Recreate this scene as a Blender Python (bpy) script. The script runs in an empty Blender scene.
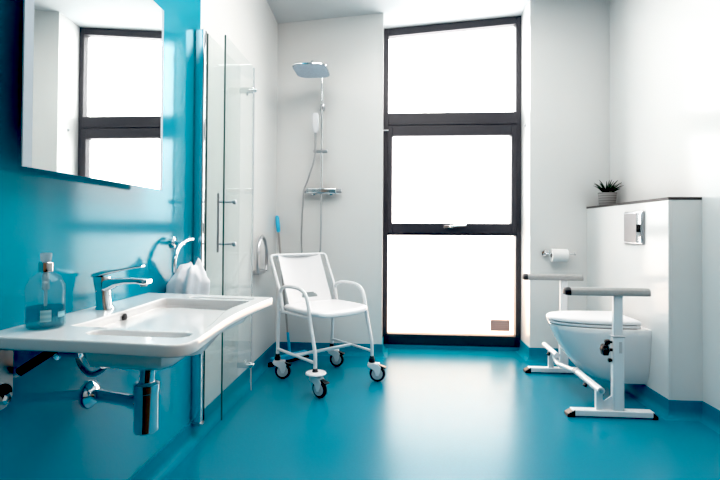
import bpy, bmesh, math, random
from math import sin, cos, pi, radians, sqrt
from mathutils import Vector, Matrix

sc = bpy.context.scene
COL = sc.collection
random.seed(7)

# ------------------------------------------------------------------ room numbers (metres)
L, R = -1.027, 1.79          # left and right wall
B = 4.05                     # back wall
WY = 4.33                    # front face of the window frame
WX0, WX1 = -0.10, 1.142       # window recess
FY = -1.7                    # wall behind the camera
BX, BY = 1.605, 2.876        # front and near end of the boxed-in cistern
def ceil_z(x, y): return 2.9675 + 0.075 * x - 0.0715 * (y - 4.05)

# ------------------------------------------------------------------ materials
def mat(name, col, rough=0.5, metal=0.0, spec=0.5, noise=0.0, nscale=6.0, bump=0.0, bscale=200.0, coat=0.0, sss=0.0, emit=0.0):
    m = bpy.data.materials.new(name); m.use_nodes = True
    nt = m.node_tree; b = nt.nodes['Principled BSDF']
    c = (col[0], col[1], col[2], 1)
    b.inputs['Base Color'].default_value = c
    b.inputs['Roughness'].default_value = rough
    b.inputs['Metallic'].default_value = metal
    b.inputs['Specular IOR Level'].default_value = spec
    b.inputs['Coat Weight'].default_value = coat
    b.inputs['Coat Roughness'].default_value = 0.05
    tc = nt.nodes.new('ShaderNodeTexCoord')
    if noise:
        n = nt.nodes.new('ShaderNodeTexNoise'); n.inputs['Scale'].default_value = nscale; n.inputs['Detail'].default_value = 4
        r = nt.nodes.new('ShaderNodeValToRGB')
        r.color_ramp.elements[0].position = 0.3; r.color_ramp.elements[1].position = 0.7
        r.color_ramp.elements[0].color = tuple(max(0, v * (1 - noise)) for v in col) + (1,)
        r.color_ramp.elements[1].color = tuple(min(1, v * (1 + noise)) for v in col) + (1,)
        nt.links.new(tc.outputs['Object'], n.inputs['Vector'])
        nt.links.new(n.outputs['Fac'], r.inputs['Fac']); nt.links.new(r.outputs['Color'], b.inputs['Base Color'])
    if bump:
        n2 = nt.nodes.new('ShaderNodeTexNoise'); n2.inputs['Scale'].default_value = bscale; n2.inputs['Detail'].default_value = 3
        bp = nt.nodes.new('ShaderNodeBump'); bp.inputs['Strength'].default_value = bump; bp.inputs['Distance'].default_value = 0.002
        nt.links.new(tc.outputs['Object'], n2.inputs['Vector'])
        nt.links.new(n2.outputs['Fac'], bp.inputs['Height']); nt.links.new(bp.outputs['Normal'], b.inputs['Normal'])
    return m

def facing(nt, lo, hi):
    # same sheen on both faces of a sheet: weak head-on, strong at grazing angles
    lw = nt.nodes.new('ShaderNodeLayerWeight'); lw.inputs['Blend'].default_value = 0.5
    pw = nt.nodes.new('ShaderNodeMath'); pw.operation = 'POWER'; pw.inputs[1].default_value = 5.0
    ma = nt.nodes.new('ShaderNodeMath'); ma.operation = 'MULTIPLY_ADD'; ma.inputs[1].default_value = hi - lo; ma.inputs[2].default_value = lo
    nt.links.new(lw.outputs['Facing'], pw.inputs[0]); nt.links.new(pw.outputs[0], ma.inputs[0])
    return ma
def glassy(name, tint, clear=0.9, rough=0.02, body=(1, 1, 1), haze=0.0):
    """thin clear sheet: see-through plus a mirror-like sheen that grows at grazing angles"""
    m = bpy.data.materials.new(name); m.use_nodes = True
    nt = m.node_tree; nt.nodes.clear()
    o = nt.nodes.new('ShaderNodeOutputMaterial')
    t = nt.nodes.new('ShaderNodeBsdfTransparent'); t.inputs['Color'].default_value = (*tint, 1)
    g = nt.nodes.new('ShaderNodeBsdfGlossy'); g.inputs['Roughness'].default_value = rough
    f = facing(nt, 0.045, 0.38)
    mx = nt.nodes.new('ShaderNodeMixShader')
    base = t.outputs[0]
    if haze:
        d = nt.nodes.new('ShaderNodeBsdfTranslucent'); d.inputs['Color'].default_value = (*body, 1)
        m2 = nt.nodes.new('ShaderNodeMixShader'); m2.inputs[0].default_value = haze
        nt.links.new(t.outputs[0], m2.inputs[1]); nt.links.new(d.outputs[0], m2.inputs[2]); base = m2.outputs[0]
    nt.links.new(f.outputs[0], mx.inputs[0]); nt.links.new(base, mx.inputs[1]); nt.links.new(g.outputs[0], mx.inputs[2])
    nt.links.new(mx.outputs[0], o.inputs[0])
    return m

TEAL = (0.002, 0.30, 0.43)
M = {}
M['teal_wall'] = mat('teal_wall_panel', TEAL, 0.11, spec=0.38, noise=0.03, nscale=1.5)
M['white_wall'] = mat('white_wall_panel', (0.77, 0.77, 0.765), 0.15, spec=0.2, noise=0.01, nscale=2.0)
M['paint'] = mat('ceiling_paint', (0.70, 0.725, 0.74), 0.8, spec=0.2, noise=0.01)
M['floor'] = mat('teal_vinyl_floor', (0.002, 0.225, 0.335), 0.26, spec=0.42, noise=0.05, nscale=90, bump=0.08, bscale=260)
M['skirt'] = mat('teal_cove_vinyl', (0.003, 0.235, 0.345), 0.5, spec=0.15, noise=0.04, nscale=60)
M['brown_wall'] = mat('warm_brown_wall', (0.34, 0.25, 0.20), 0.5, noise=0.06, nscale=3)
M['door'] = mat('added_oak_door', (0.40, 0.23, 0.13), 0.4, noise=0.15, nscale=9)
M['frame'] = mat('dark_grey_window_aluminium', (0.046, 0.045, 0.055), 0.38, spec=0.5, noise=0.05, nscale=40)
M['rubber_gap'] = mat('black_rubber_gap_shade', (0.012, 0.012, 0.013), 0.6, noise=0.1, nscale=30)  # wiper rubber, and the painted shade under the toilet seat and lid
M['ceramic'] = mat('white_ceramic', (0.83, 0.83, 0.84), 0.08, spec=0.5, noise=0.005, coat=0.2)
M['resin'] = mat('white_cast_basin', (0.84, 0.83, 0.83), 0.14, spec=0.5, noise=0.005)
M['chrome'] = mat('chrome', (0.80, 0.82, 0.84), 0.07, metal=1.0, noise=0.01)
M['satin'] = mat('satin_chrome', (0.55, 0.56, 0.58), 0.28, metal=1.0, noise=0.03, nscale=20)
M['plate'] = mat('zinc_plated_steel', (0.50, 0.50, 0.50), 0.33, metal=1.0, noise=0.12, nscale=14)
M['whitemetal'] = mat('white_powder_coat', (0.82, 0.83, 0.85), 0.28, spec=0.5, noise=0.01)
M['whiteplastic'] = mat('white_plastic', (0.82, 0.82, 0.84), 0.35, spec=0.4, noise=0.01)
M['greygrip'] = mat('grey_foam_grip', (0.40, 0.40, 0.40), 0.45, noise=0.05, nscale=50)
M['black'] = mat('black_plastic', (0.012, 0.012, 0.013), 0.3, noise=0.1, nscale=30)
M['tyre'] = mat('dark_grey_tyre', (0.035, 0.037, 0.042), 0.5, noise=0.1, nscale=30)
M['hub'] = mat('light_grey_hub', (0.55, 0.56, 0.58), 0.4, noise=0.03)
M['bluegrip'] = mat('bright_blue_plastic', (0.05, 0.50, 0.78), 0.35, noise=0.03)
M['pole'] = mat('grey_metal_pole', (0.38, 0.37, 0.37), 0.35, metal=0.6, noise=0.03)
M['dullsteel'] = mat('dull_grey_steel', (0.30, 0.30, 0.31), 0.4, metal=0.6, noise=0.03)
M['sensor'] = mat('matt_black_window', (0.008, 0.008, 0.009), 0.7, spec=0.1)
M['paper'] = mat('tissue_paper', (0.86, 0.86, 0.86), 0.9, spec=0.1, noise=0.02, nscale=40, bump=0.2)
M['card'] = mat('cardboard_core', (0.10, 0.08, 0.07), 0.8, noise=0.1)
M['towel'] = mat('white_terry_towel', (0.90, 0.89, 0.92), 0.95, spec=0.1, noise=0.03, nscale=40, bump=0.9, bscale=500)
M['shelf'] = mat('dark_brown_shelf_board', (0.045, 0.038, 0.037), 0.4, noise=0.1, nscale=12)
M['joint'] = mat('grey_panel_joint', (0.50, 0.52, 0.53), 0.4, noise=0.02)
M['leaf'] = mat('dark_green_leaf', (0.010, 0.026, 0.014), 0.4, noise=0.5, nscale=60)
M['soil'] = mat('dark_soil', (0.02, 0.015, 0.012), 0.9, noise=0.4, nscale=80)
M['mirror'] = mat('mirror_silver', (0.86, 0.88, 0.87), 0.0, metal=1.0)
M['frost'] = mat('frosted_mirror_strip', (0.40, 0.47, 0.53), 0.4, spec=0.4, noise=0.01)
M['screen'] = glassy('clear_shower_glass', (0.983, 0.995, 0.992), haze=0.03, body=(0.85, 0.95, 0.94))
M['edge'] = mat('green_glass_edge', (0.02, 0.10, 0.09), 0.15, noise=0.05)
M['seal'] = mat('translucent_white_seal', (0.72, 0.76, 0.78), 0.4, noise=0.02)
M['bottle'] = glassy('clear_bottle_plastic', (0.80, 0.92, 0.93), haze=0.03)
M['liquid'] = glassy('blue_green_soap', (0.36, 0.68, 0.74), haze=0.12, body=(0.02, 0.35, 0.45))
M['pump'] = glassy('clear_pump_cap', (0.72, 0.76, 0.78), haze=0.45, body=(0.85, 0.88, 0.9))
M['copper'] = mat('rose_chrome', (0.76, 0.69, 0.67), 0.12, metal=1.0, noise=0.02)

def striped(name, a, b_, scale, axis='Z', rough=0.5):
    m = bpy.data.materials.new(name); m.use_nodes = True
    nt = m.node_tree; p = nt.nodes['Principled BSDF']; p.inputs['Roughness'].default_value = rough
    tc = nt.nodes.new('ShaderNodeTexCoord'); w = nt.nodes.new('ShaderNodeTexWave')
    w.wave_type = 'BANDS'; w.bands_direction = axis; w.inputs['Scale'].default_value = scale; w.inputs['Distortion'].default_value = 0.6
    r = nt.nodes.new('ShaderNodeValToRGB'); r.color_ramp.elements[0].color = (*a, 1); r.color_ramp.elements[1].color = (*b_, 1)
    nt.links.new(tc.outputs['Object'], w.inputs['Vector']); nt.links.new(w.outputs['Fac'], r.inputs['Fac'])
    nt.links.new(r.outputs['Color'], p.inputs['Base Color'])
    return m
M['sticker'] = striped('printed_sticker', (0.66, 0.50, 0.46), (0.85, 0.74, 0.70), 18)
M['soaplabel'] = striped('printed_soap_label', (0.16, 0.42, 0.50), (0.32, 0.56, 0.62), 22)
M['pot'] = striped('ribbed_grey_pot', (0.22, 0.21, 0.21), (0.40, 0.39, 0.38), 16, rough=0.7)

st = M['sticker'].node_tree; tr = st.nodes.new('ShaderNodeBsdfTranslucent'); tr.inputs[0].default_value = (0.30, 0.21, 0.19, 1)
mxs = st.nodes.new('ShaderNodeMixShader'); mxs.inputs[0].default_value = 0.45
st.links.new(st.nodes['Principled BSDF'].outputs[0], mxs.inputs[1]); st.links.new(tr.outputs[0], mxs.inputs[2]); st.links.new(mxs.outputs[0], st.nodes['Material Output'].inputs[0])

def window_pane(name, top, bot, z0, z1):
    """frosted pane: lets the daylight through, scatters some of it; faint warm tint towards the bottom"""
    m = bpy.data.materials.new(name); m.use_nodes = True
    nt = m.node_tree; nt.nodes.clear()
    o = nt.nodes.new('ShaderNodeOutputMaterial')
    tc = nt.nodes.new('ShaderNodeTexCoord'); sp = nt.nodes.new('ShaderNodeSeparateXYZ')
    mr = nt.nodes.new('ShaderNodeMapRange'); mr.inputs['From Min'].default_value = z0; mr.inputs['From Max'].default_value = z1
    rp = nt.nodes.new('ShaderNodeValToRGB'); rp.color_ramp.elements[0].color = (*bot, 1); rp.color_ramp.elements[1].color = (*top, 1)
    nt.links.new(tc.outputs['Object'], sp.inputs[0]); nt.links.new(sp.outputs['Z'], mr.inputs['Value']); nt.links.new(mr.outputs[0], rp.inputs[0])
    t = nt.nodes.new('ShaderNodeBsdfTransparent'); d = nt.nodes.new('ShaderNodeBsdfTranslucent')
    g = nt.nodes.new('ShaderNodeBsdfGlossy'); g.inputs['Roughness'].default_value = 0.25
    nt.links.new(rp.outputs[0], t.inputs[0]); nt.links.new(rp.outputs[0], d.inputs[0])
    a = nt.nodes.new('ShaderNodeMixShader'); a.inputs[0].default_value = 0.10
    nt.links.new(t.outputs[0], a.inputs[1]); nt.links.new(d.outputs[0], a.inputs[2])
    f = facing(nt, 0.03, 0.4)
    b = nt.nodes.new('ShaderNodeMixShader'); nt.links.new(f.outputs[0], b.inputs[0])
    nt.links.new(a.outputs[0], b.inputs[1]); nt.links.new(g.outputs[0], b.inputs[2]); nt.links.new(b.outputs[0], o.inputs[0])
    return m

# ------------------------------------------------------------------ mesh helpers
def nb(): return bmesh.new()
def face(bm, vs, mi=0):
    try:
        f = bm.faces.new(vs); f.material_index = mi; return f
    except ValueError: return None
def hexa(bm, p, mi=0):
    """p: 8 points, bottom four then top four, both anticlockwise seen from above"""
    v = [bm.verts.new(q) for q in p]
    for q in ((3, 2, 1, 0), (4, 5, 6, 7), (0, 1, 5, 4), (1, 2, 6, 5), (2, 3, 7, 6), (3, 0, 4, 7)):
        face(bm, [v[i] for i in q], mi)
    return v
def box(bm, x0, x1, y0, y1, z0, z1, mi=0):
    return hexa(bm, [(x0, y0, z0), (x1, y0, z0), (x1, y1, z0), (x0, y1, z0), (x0, y0, z1), (x1, y0, z1), (x1, y1, z1), (x0, y1, z1)], mi)
def loft(bm, rings, closed=True, cap0=True, cap1=True, mi=0):
    rv = [[bm.verts.new(p) for p in r] for r in rings]
    n = len(rv[0])
    for a, b in zip(rv, rv[1:]):
        for i in range(n if closed else n - 1):
            j = (i + 1) % n
            face(bm, [a[i], a[j], b[j], b[i]], mi)
    if cap0: face(bm, list(reversed(rv[0])), mi)
    if cap1: face(bm, rv[-1], mi)
    return rv
def frame_of(d, hint=None):
    d = Vector(d).normalized()
    h = Vector(hint) if hint else (Vector((0, 0, 1)) if abs(d.z) < 0.9 else Vector((1, 0, 0)))
    u = d.cross(h).normalized(); w = u.cross(d).normalized()
    return u, w
def tube(bm, pts, r, seg=12, cap=True, closed=False, mi=0):
    pts = [Vector(p) for p in pts]; n = len(pts)
    rs = r if isinstance(r, (list, tuple)) else [r] * n
    tang = []
    for i in range(n):
        if closed: t = pts[(i + 1) % n] - pts[i - 1]
        elif i == 0: t = pts[1] - pts[0]
        elif i == n - 1: t = pts[-1] - pts[-2]
        else: t = (pts[i + 1] - pts[i]).normalized() + (pts[i] - pts[i - 1]).normalized()
        tang.append(t.normalized())
    u, w = frame_of(tang[0])
    rings = []
    for i in range(n):
        u = (u - tang[i] * u.dot(tang[i])).normalized(); w = tang[i].cross(u).normalized()
        rings.append([pts[i] + (u * cos(2 * pi * k / seg) + w * sin(2 * pi * k / seg)) * rs[i] for k in range(seg)])
    if closed:
        rings.append(rings[0]); loft(bm, rings, True, False, False, mi); bmesh.ops.remove_doubles(bm, verts=bm.verts, dist=1e-6)
    else: loft(bm, rings, True, cap, cap, mi)
def smooth(pts, n=6, closed=False):
    """Catmull-Rom through the points"""
    P = [Vector(p) for p in pts]; out = []
    m = len(P); rng = range(m) if closed else range(m - 1)
    for i in rng:
        p1, p2 = P[i], P[(i + 1) % m]
        p0 = P[i - 1] if (closed or i > 0) else p1 * 2 - p2
        p3 = P[(i + 2) % m] if (closed or i + 2 < m) else p2 * 2 - p1
        for k in range(n):
            t = k / n
            out.append(0.5 * (2 * p1 + (p2 - p0) * t + (2 * p0 - 5 * p1 + 4 * p2 - p3) * t * t + (3 * p1 - p0 - 3 * p2 + p3) * t ** 3))
    if not closed: out.append(P[-1])
    return out
def fillet(pts, r, n=6):
    """polyline with rounded corners"""
    P = [Vector(p) for p in pts]; out = [P[0]]
    for i in range(1, len(P) - 1):
        a, b, c = P[i - 1], P[i], P[i + 1]
        rr = min(r, (a - b).length * 0.49, (c - b).length * 0.49)
        s = b + (a - b).normalized() * rr; e = b + (c - b).normalized() * rr
        for k in range(n + 1):
            t = k / n; out.append(s * (1 - t) ** 2 + b * 2 * t * (1 - t) + e * t * t)
    out.append(P[-1]); return out
def cyl(bm, p0, p1, r, seg=20, r1=None, mi=0):
    tube(bm, [p0, p1], [r, r if r1 is None else r1], seg, mi=mi)
def lathe(bm, prof, o=(0, 0, 0), axis=(0, 0, 1), seg=28, mi=0, sx=1.0, sy=1.0):
    """prof: (radius, height along the axis) pairs"""
    ax = Vector(axis).normalized(); u, w = frame_of(ax); o = Vector(o)
    if abs(ax.z) > 0.99: u, w = Vector((1, 0, 0)), Vector((0, 1, 0)) * (1 if ax.z > 0 else -1)
    rings = [[o + ax * h + (u * (sx * cos(2 * pi * k / seg)) + w * (sy * sin(2 * pi * k / seg))) * max(r, 1e-4) for k in range(seg)] for r, h in prof]
    loft(bm, rings, True, True, True, mi)
def prism(bm, poly, z0, z1, mi=0):
    loft(bm, [[(x, y, z0) for x, y in poly], [(x, y, z1) for x, y in poly]], True, True, True, mi)
def rrect(x0, x1, y0, y1, r, n=5):
    out = []
    for cx, cy, a in ((x1 - r, y0 + r, -90), (x1 - r, y1 - r, 0), (x0 + r, y1 - r, 90), (x0 + r, y0 + r, 180)):
        for k in range(n + 1):
            t = radians(a + 90 * k / n); out.append((cx + r * cos(t), cy + r * sin(t)))
    return out

def root_loc(p):
    l = Vector((0, 0, 0))
    while p is not None: l += p.location; p = p.parent
    return l
def obj(name, bm, m, parent=None, bevel=0.0, bseg=2, sharp=35, local=False, flat=False, subsurf=0):
    bmesh.ops.recalc_face_normals(bm, faces=bm.faces)
    me = bpy.data.meshes.new(name)
    if parent is not None and not local: bmesh.ops.translate(bm, verts=bm.verts, vec=-root_loc(parent))
    bm.to_mesh(me); bm.free()
    for x in (m if isinstance(m, (list, tuple)) else [m]): me.materials.append(M[x] if isinstance(x, str) else x)
    if not flat:
        me.shade_smooth()
        me.set_sharp_from_angle(angle=radians(sharp))
    o = bpy.data.objects.new(name, me); COL.objects.link(o)
    if parent is not None: o.parent = parent
    if subsurf:
        s = o.modifiers.new('subsurf', 'SUBSURF'); s.levels = subsurf; s.render_levels = subsurf
    if bevel:
        b = o.modifiers.new('bevel', 'BEVEL'); b.width = bevel; b.segments = bseg; b.limit_method = 'ANGLE'; b.angle_limit = radians(40)
        b.harden_normals = False
    return o
def thing(name, label, cat, loc=(0, 0, 0), rotz=0.0, group=None):
    o = bpy.data.objects.new(name, None); COL.objects.link(o); o.empty_display_size = 0.1
    o.location = loc; o.rotation_euler = (0, 0, rotz); o['label'] = label; o['category'] = cat; o['kind'] = 'thing'
    if group: o['group'] = group
    return o
def tag(o, label, cat, group=None):
    o['label'] = label; o['category'] = cat; o['kind'] = 'thing'
    if group: o['group'] = group
    return o
def struct(name, bm, m, parent=None, label=None, cat=None, **k):
    o = obj(name, bm, m, parent, **k)
    if parent is None:
        o['kind'] = 'structure'
        if label: o['label'] = label; o['category'] = cat
    return o

# ================================================================== SETTING
b = nb(); box(b, L - 0.12, R + 0.12, 0.75, 4.50, -0.06, 0.0, 0); box(b, L - 0.12, R + 0.12, FY - 0.1, 0.75, -0.06, 0.0, 1)
M['added_carpet'] = mat('added_brown_carpet', (0.06, 0.045, 0.037), 0.9, spec=0.1, noise=0.2, nscale=80)  # unseen carpet strip added so the chrome reflects something dark brown
struct('floor', b, ['floor', 'added_carpet'], label='glossy teal vinyl sheet floor covering the whole wet room', cat='floor', flat=True)

b = nb()
xs, ys = (L - 0.12, R + 0.12), (FY - 0.1, 4.50)
hexa(b, [(x, y, ceil_z(x, y)) for x, y in ((xs[0], ys[0]), (xs[1], ys[0]), (xs[1], ys[1]), (xs[0], ys[1]))] +
        [(x, y, 3.75) for x, y in ((xs[0], ys[0]), (xs[1], ys[0]), (xs[1], ys[1]), (xs[0], ys[1]))])
struct('ceiling', b, 'paint', label='pale grey ceiling sloping up to the right above the window', cat='ceiling', flat=True)

SPL = 2.405
b = nb(); box(b, L - 0.12, L, FY - 0.1, SPL, 0, 3.6, 0); box(b, L - 0.12, L, SPL, 4.50, 0, 3.6, 1)
struct('wall_left', b, ['teal_wall', 'white_wall'], label='glossy teal wall panel turning white behind the shower screen', cat='wall', flat=True)
b = nb(); box(b, R, R + 0.12, FY - 0.1, 4.50, 0, 3.6)
struct('wall_right', b, 'white_wall', label='plain white wall panel to the right of the boxed-in cistern', cat='wall', flat=True)
b = nb(); box(b, L - 0.12, WX0, B, 4.50, 0, 3.3); box(b, WX1, R + 0.12, B, 4.50, 0, 3.3)
struct('wall_back', b, 'white_wall', label='white end wall on both sides of the tall window', cat='wall', flat=True)
b = nb(); box(b, L - 0.12, R + 0.12, FY - 0.1, FY, 0, 3.75)  # unseen wall, its brown put in for chrome and basin edge reflections
struct('wall_front', b, 'brown_wall', label='unseen wall behind the viewer, made brown for warm reflections', cat='wall', flat=True)
d = bpy.data.objects.new('added_door_1', None); COL.objects.link(d); d.location = (0.1, FY, 0); d['kind'] = 'structure'; d['label'] = 'unseen wooden door added behind the viewer for brown reflections'; d['category'] = 'door'  # unseen door, added to give chrome and basin edge a brown reflection
b = nb(); box(b, -0.35, 0.55, FY, FY + 0.045, 0.005, 2.05); obj('door_leaf', b, 'door', d, bevel=0.004)
b = nb(); cyl(b, (0.45, FY + 0.045, 1.0), (0.45, FY + 0.095, 1.0), 0.011); cyl(b, (0.455, FY + 0.09, 1.0), (0.33, FY + 0.09, 1.0), 0.009); obj('door_handle', b, 'satin', d)

# coved skirting, swept along the foot of the walls (room on the right-hand side of the path)
def skirting(name, path, label):
    prof = [(0.0, 0.0), (0.05, 0.0)]
    for k in range(1, 7):
        t = radians(90 * k / 6); prof.append((0.05 - 0.042 * sin(t), 0.045 - 0.045 * cos(t)))
    prof += [(0.008, 0.1), (0.0, 0.1)]
    P = [Vector((x, y, 0)) for x, y in path]; n = len(P); rings = []
    def nrm(a, c): d_ = (c - a).normalized(); return Vector((d_.y, -d_.x, 0))
    for i in range(n):
        if i == 0: m_ = nrm(P[0], P[1])
        elif i == n - 1: m_ = nrm(P[-2], P[-1])
        else:
            n1, n2 = nrm(P[i - 1], P[i]), nrm(P[i], P[i + 1]); m_ = (n1 + n2) / (1 + n1.dot(n2))
        rings.append([P[i] + m_ * d_ + Vector((0, 0, z)) for d_, z in prof])
    bm = nb(); loft(bm, rings); return struct(name, bm, 'skirt', label=label, cat='skirting', sharp=30)
skirting('baseboard_left', [(L, FY), (L, B), (WX0, B), (WX0, WY + 0.02)], 'teal coved skirting along the left wall and shower corner')
skirting('baseboard_right', [(WX1, WY + 0.02), (WX1, B), (BX, B), (BX, BY), (R, BY), (R, FY)], 'teal coved skirting around the boxed-in cistern and right wall')

# ---- window
w = bpy.data.objects.new('window_1', None); COL.objects.link(w); w.location = ((WX0 + WX1) / 2, WY, 0)
w['kind'] = 'structure'; w['label'] = 'tall dark grey framed window of three frosted panes'; w['category'] = 'window'
Y0, Y1 = WY, WY + 0.08
b = nb()
JL, JR = WX0 + 0.042, WX1 - 0.045
box(b, WX0, JL, Y0, Y1, 0.03, 2.86); box(b, JR, WX1, Y0, Y1, 0.03, 2.86)
def slant(bm, x0, x1, y0, y1, za, zb):
    """a bar between two sloping heights; za, zb: functions of x"""
    hexa(bm, [(x0, y0, za(x0)), (x1, y0, za(x1)), (x1, y1, za(x1)), (x0, y1, za(x0)), (x0, y0, zb(x0)), (x1, y0, zb(x1)), (x1, y1, zb(x1)), (x0, y1, zb(x0))])
cz = lambda x: ceil_z(x, WY) - 0.001
slant(b, WX0, JL, Y0, Y1, lambda x: 2.855, cz); slant(b, JR, WX1, Y0, Y1, lambda x: 2.855, cz)
slant(b, JL, JR, Y0, Y1, lambda x: cz(x) - 0.068, cz)
box(b, JL, JR, Y0, Y1, 0.03, 0.128)
obj('window_frame', b, 'frame', w, bevel=0.003)
b = nb(); box(b, JL, JR, Y0 - 0.004, Y1, 2.03, 2.156); box(b, JL, JR, Y0 - 0.012, Y0, 2.045, 2.06); obj('transom', b, 'frame', w, bevel=0.003)
b = nb(); box(b, JL, JR, Y0 - 0.002, Y1, 1.033, 1.06); obj('mullion_rail', b, 'frame', w, bevel=0.003)
sb = nb(); box(sb, WX0, WX1, Y0 - 0.004, Y1, 0.0, 0.0305); struct('trim_1', sb, 'floor', label='low teal vinyl upstand under the window frame', cat='sill', flat=True)
# opening middle sash
S0, S1 = JL - 0.006, JR + 0.004
b = nb()
box(b, S0, S0 + 0.045, Y0 - 0.014, Y1 - 0.01, 1.056, 2.032); box(b, S1 - 0.045, S1, Y0 - 0.014, Y1 - 0.01, 1.056, 2.032)
box(b, S0 + 0.045, S1 - 0.045, Y0 - 0.014, Y1 - 0.01, 1.056, 1.142); box(b, S0 + 0.045, S1 - 0.045, Y0 - 0.014, Y1 - 0.01, 1.944, 2.032)
sash = obj('sash', b, 'frame', w, bevel=0.004)
hx, hz = 0.50, 1.118
b = nb(); box(b, hx - 0.05, hx + 0.03, Y0 - 0.026, Y0 - 0.013, hz - 0.017, hz + 0.009)
tube(b, fillet([(hx, Y0 - 0.02, hz), (hx, Y0 - 0.055, hz), (hx + 0.15, Y0 - 0.055, hz + 0.010)], 0.015), 0.0095, 10)
obj('sash_handle', b, 'chrome', sash, bevel=0.002)['label'] = 'chrome window handle'
PY = WY + 0.055
M['pane_top'] = window_pane('frosted_pane_upper', (1, 1, 1), (1, 1, 1), 1.9, 2.9)
M['pane_mid'] = window_pane('frosted_pane_middle', (1, 1, 1), (0.80, 0.79, 0.785), 1.1, 1.95)
M['pane_low'] = window_pane('frosted_pane_lower', (0.92, 0.89, 0.87), (0.80, 0.63, 0.53), 0.0, 1.05)
b = nb(); slant(b, JL, JR, PY, PY + 0.006, lambda x: 2.15, lambda x: cz(x) - 0.06); obj('pane', b, 'pane_top', w, flat=True)
b = nb(); box(b, S0 + 0.04, S1 - 0.04, PY - 0.015, PY - 0.009, 1.135, 1.95); obj('pane', b, 'pane_mid', w, flat=True)
b = nb(); box(b, JL, JR, PY, PY + 0.006, 0.12, 1.04); low = obj('pane', b, 'pane_low', w, flat=True)
b = nb(); box(b, 0.885, 1.055, PY - 0.004, PY - 0.0005, 0.165, 0.265); obj('sticker', b, 'sticker', low, flat=True)['label'] = 'small pinkish brown printed sticker'
b = nb(); cyl(b, (WX0 - 0.012, WY - 0.02, 1.995), (WX0 + 0.045, WY - 0.02, 1.995), 0.006, 8); obj('restrictor_pin', b, 'whiteplastic', w)
b = nb(); lathe(b, [(0.012, 0), (0.012, 0.006), (0.006, 0.012)], (WX1, 4.19, 2.0), (-1, 0, 0)); obj('wall_stud', b, 'hub', w)

# ================================================================== BOXED-IN CISTERN
t = thing('cistern_boxing', 'white panelled boxing with dark shelf top that hides the cistern behind the toilet', 'boxing', (BX, BY, 0))
ST = 1.283
b = nb(); box(b, BX, BX + 0.012, BY, B, 0, ST - 0.016); obj('front_panel', b, 'white_wall', t, flat=True)
b = nb(); box(b, BX + 0.012, R, BY, BY + 0.012, 0, ST - 0.016); obj('end_panel', b, 'white_wall', t, flat=True)
b = nb(); box(b, BX - 0.003, R, BY - 0.003, B, ST - 0.016, ST); obj('shelf_top', b, 'shelf', t, bevel=0.002)['label'] = 'thin dark brown shelf board'
b = nb(); box(b, BX - 0.004, BX + 0.014, BY - 0.004, BY + 0.014, 0.1, ST - 0.017); obj('corner_trim', b, 'white_wall', t, bevel=0.003)
# flush plate
t = thing('flush_plate', 'square chrome dual flush plate on the white boxing above the toilet', 'flush plate', (BX, 3.267, 1.105))
b = nb(); box(b, BX - 0.012, BX - 0.0005, 3.142, 3.392, 0.995, 1.213); obj('plate', b, 'satin', t, bevel=0.004)
b = nb(); box(b, BX - 0.016, BX - 0.011, 3.215, 3.380, 1.01, 1.198); obj('large_button', b, 'dullsteel', t, bevel=0.003)
b = nb(); box(b, BX - 0.018, BX - 0.011, 3.15, 3.21, 1.005, 1.205); obj('small_button', b, 'chrome', t, bevel=0.003)
b = nb(); box(b, BX - 0.021, BX - 0.017, 3.155, 3.205, 1.075, 1.125); obj('sensor', b, 'sensor', t, bevel=0.002)['label'] = 'small black sensor window'

# plant
px_, py_ = 1.692, 3.87
t = thing('potted_plant', 'spiky dark green succulent in a small ribbed grey pot on the shelf', 'plant', (px_, py_, ST))
b = nb()
pp = [(0.0, 0.0), (0.056, 0.0), (0.060, 0.006), (0.068, 0.098), (0.069, 0.104), (0.063, 0.104), (0.060, 0.088), (0.0, 0.088)]
lathe(b, pp, (px_, py_, ST + 0.001), seg=32); obj('pot', b, 'pot', t)
b = nb(); lathe(b, [(0.0, 0.0), (0.059, 0.0), (0.05, 0.006), (0.0, 0.008)], (px_, py_, ST + 0.087)); obj('soil', b, 'soil', t)
b = nb()
for i in range(22):
    a = i * 2.399; inner = i / 22.0
    lean = 0.25 + 1.05 * inner + random.uniform(-.1, .1); ln = 0.105 + 0.055 * random.random()
    pts = []; rad = []
    p = Vector((px_ + 0.012 * cos(a), py_ + 0.012 * sin(a), ST + 0.092)); el = pi / 2 - lean * 0.75
    for k in range(7):
        pts.append(p.copy()); rad.append(0.0095 * (1 - (k / 6.0) ** 1.4) + 0.0008)
        p = p + Vector((cos(a) * cos(el), sin(a) * cos(el), sin(el))) * (ln / 6); el -= 0.07 if k < 3 else 0.13
    tube(b, pts, rad, 6)
obj('leaves', b, 'leaf', t)

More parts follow.
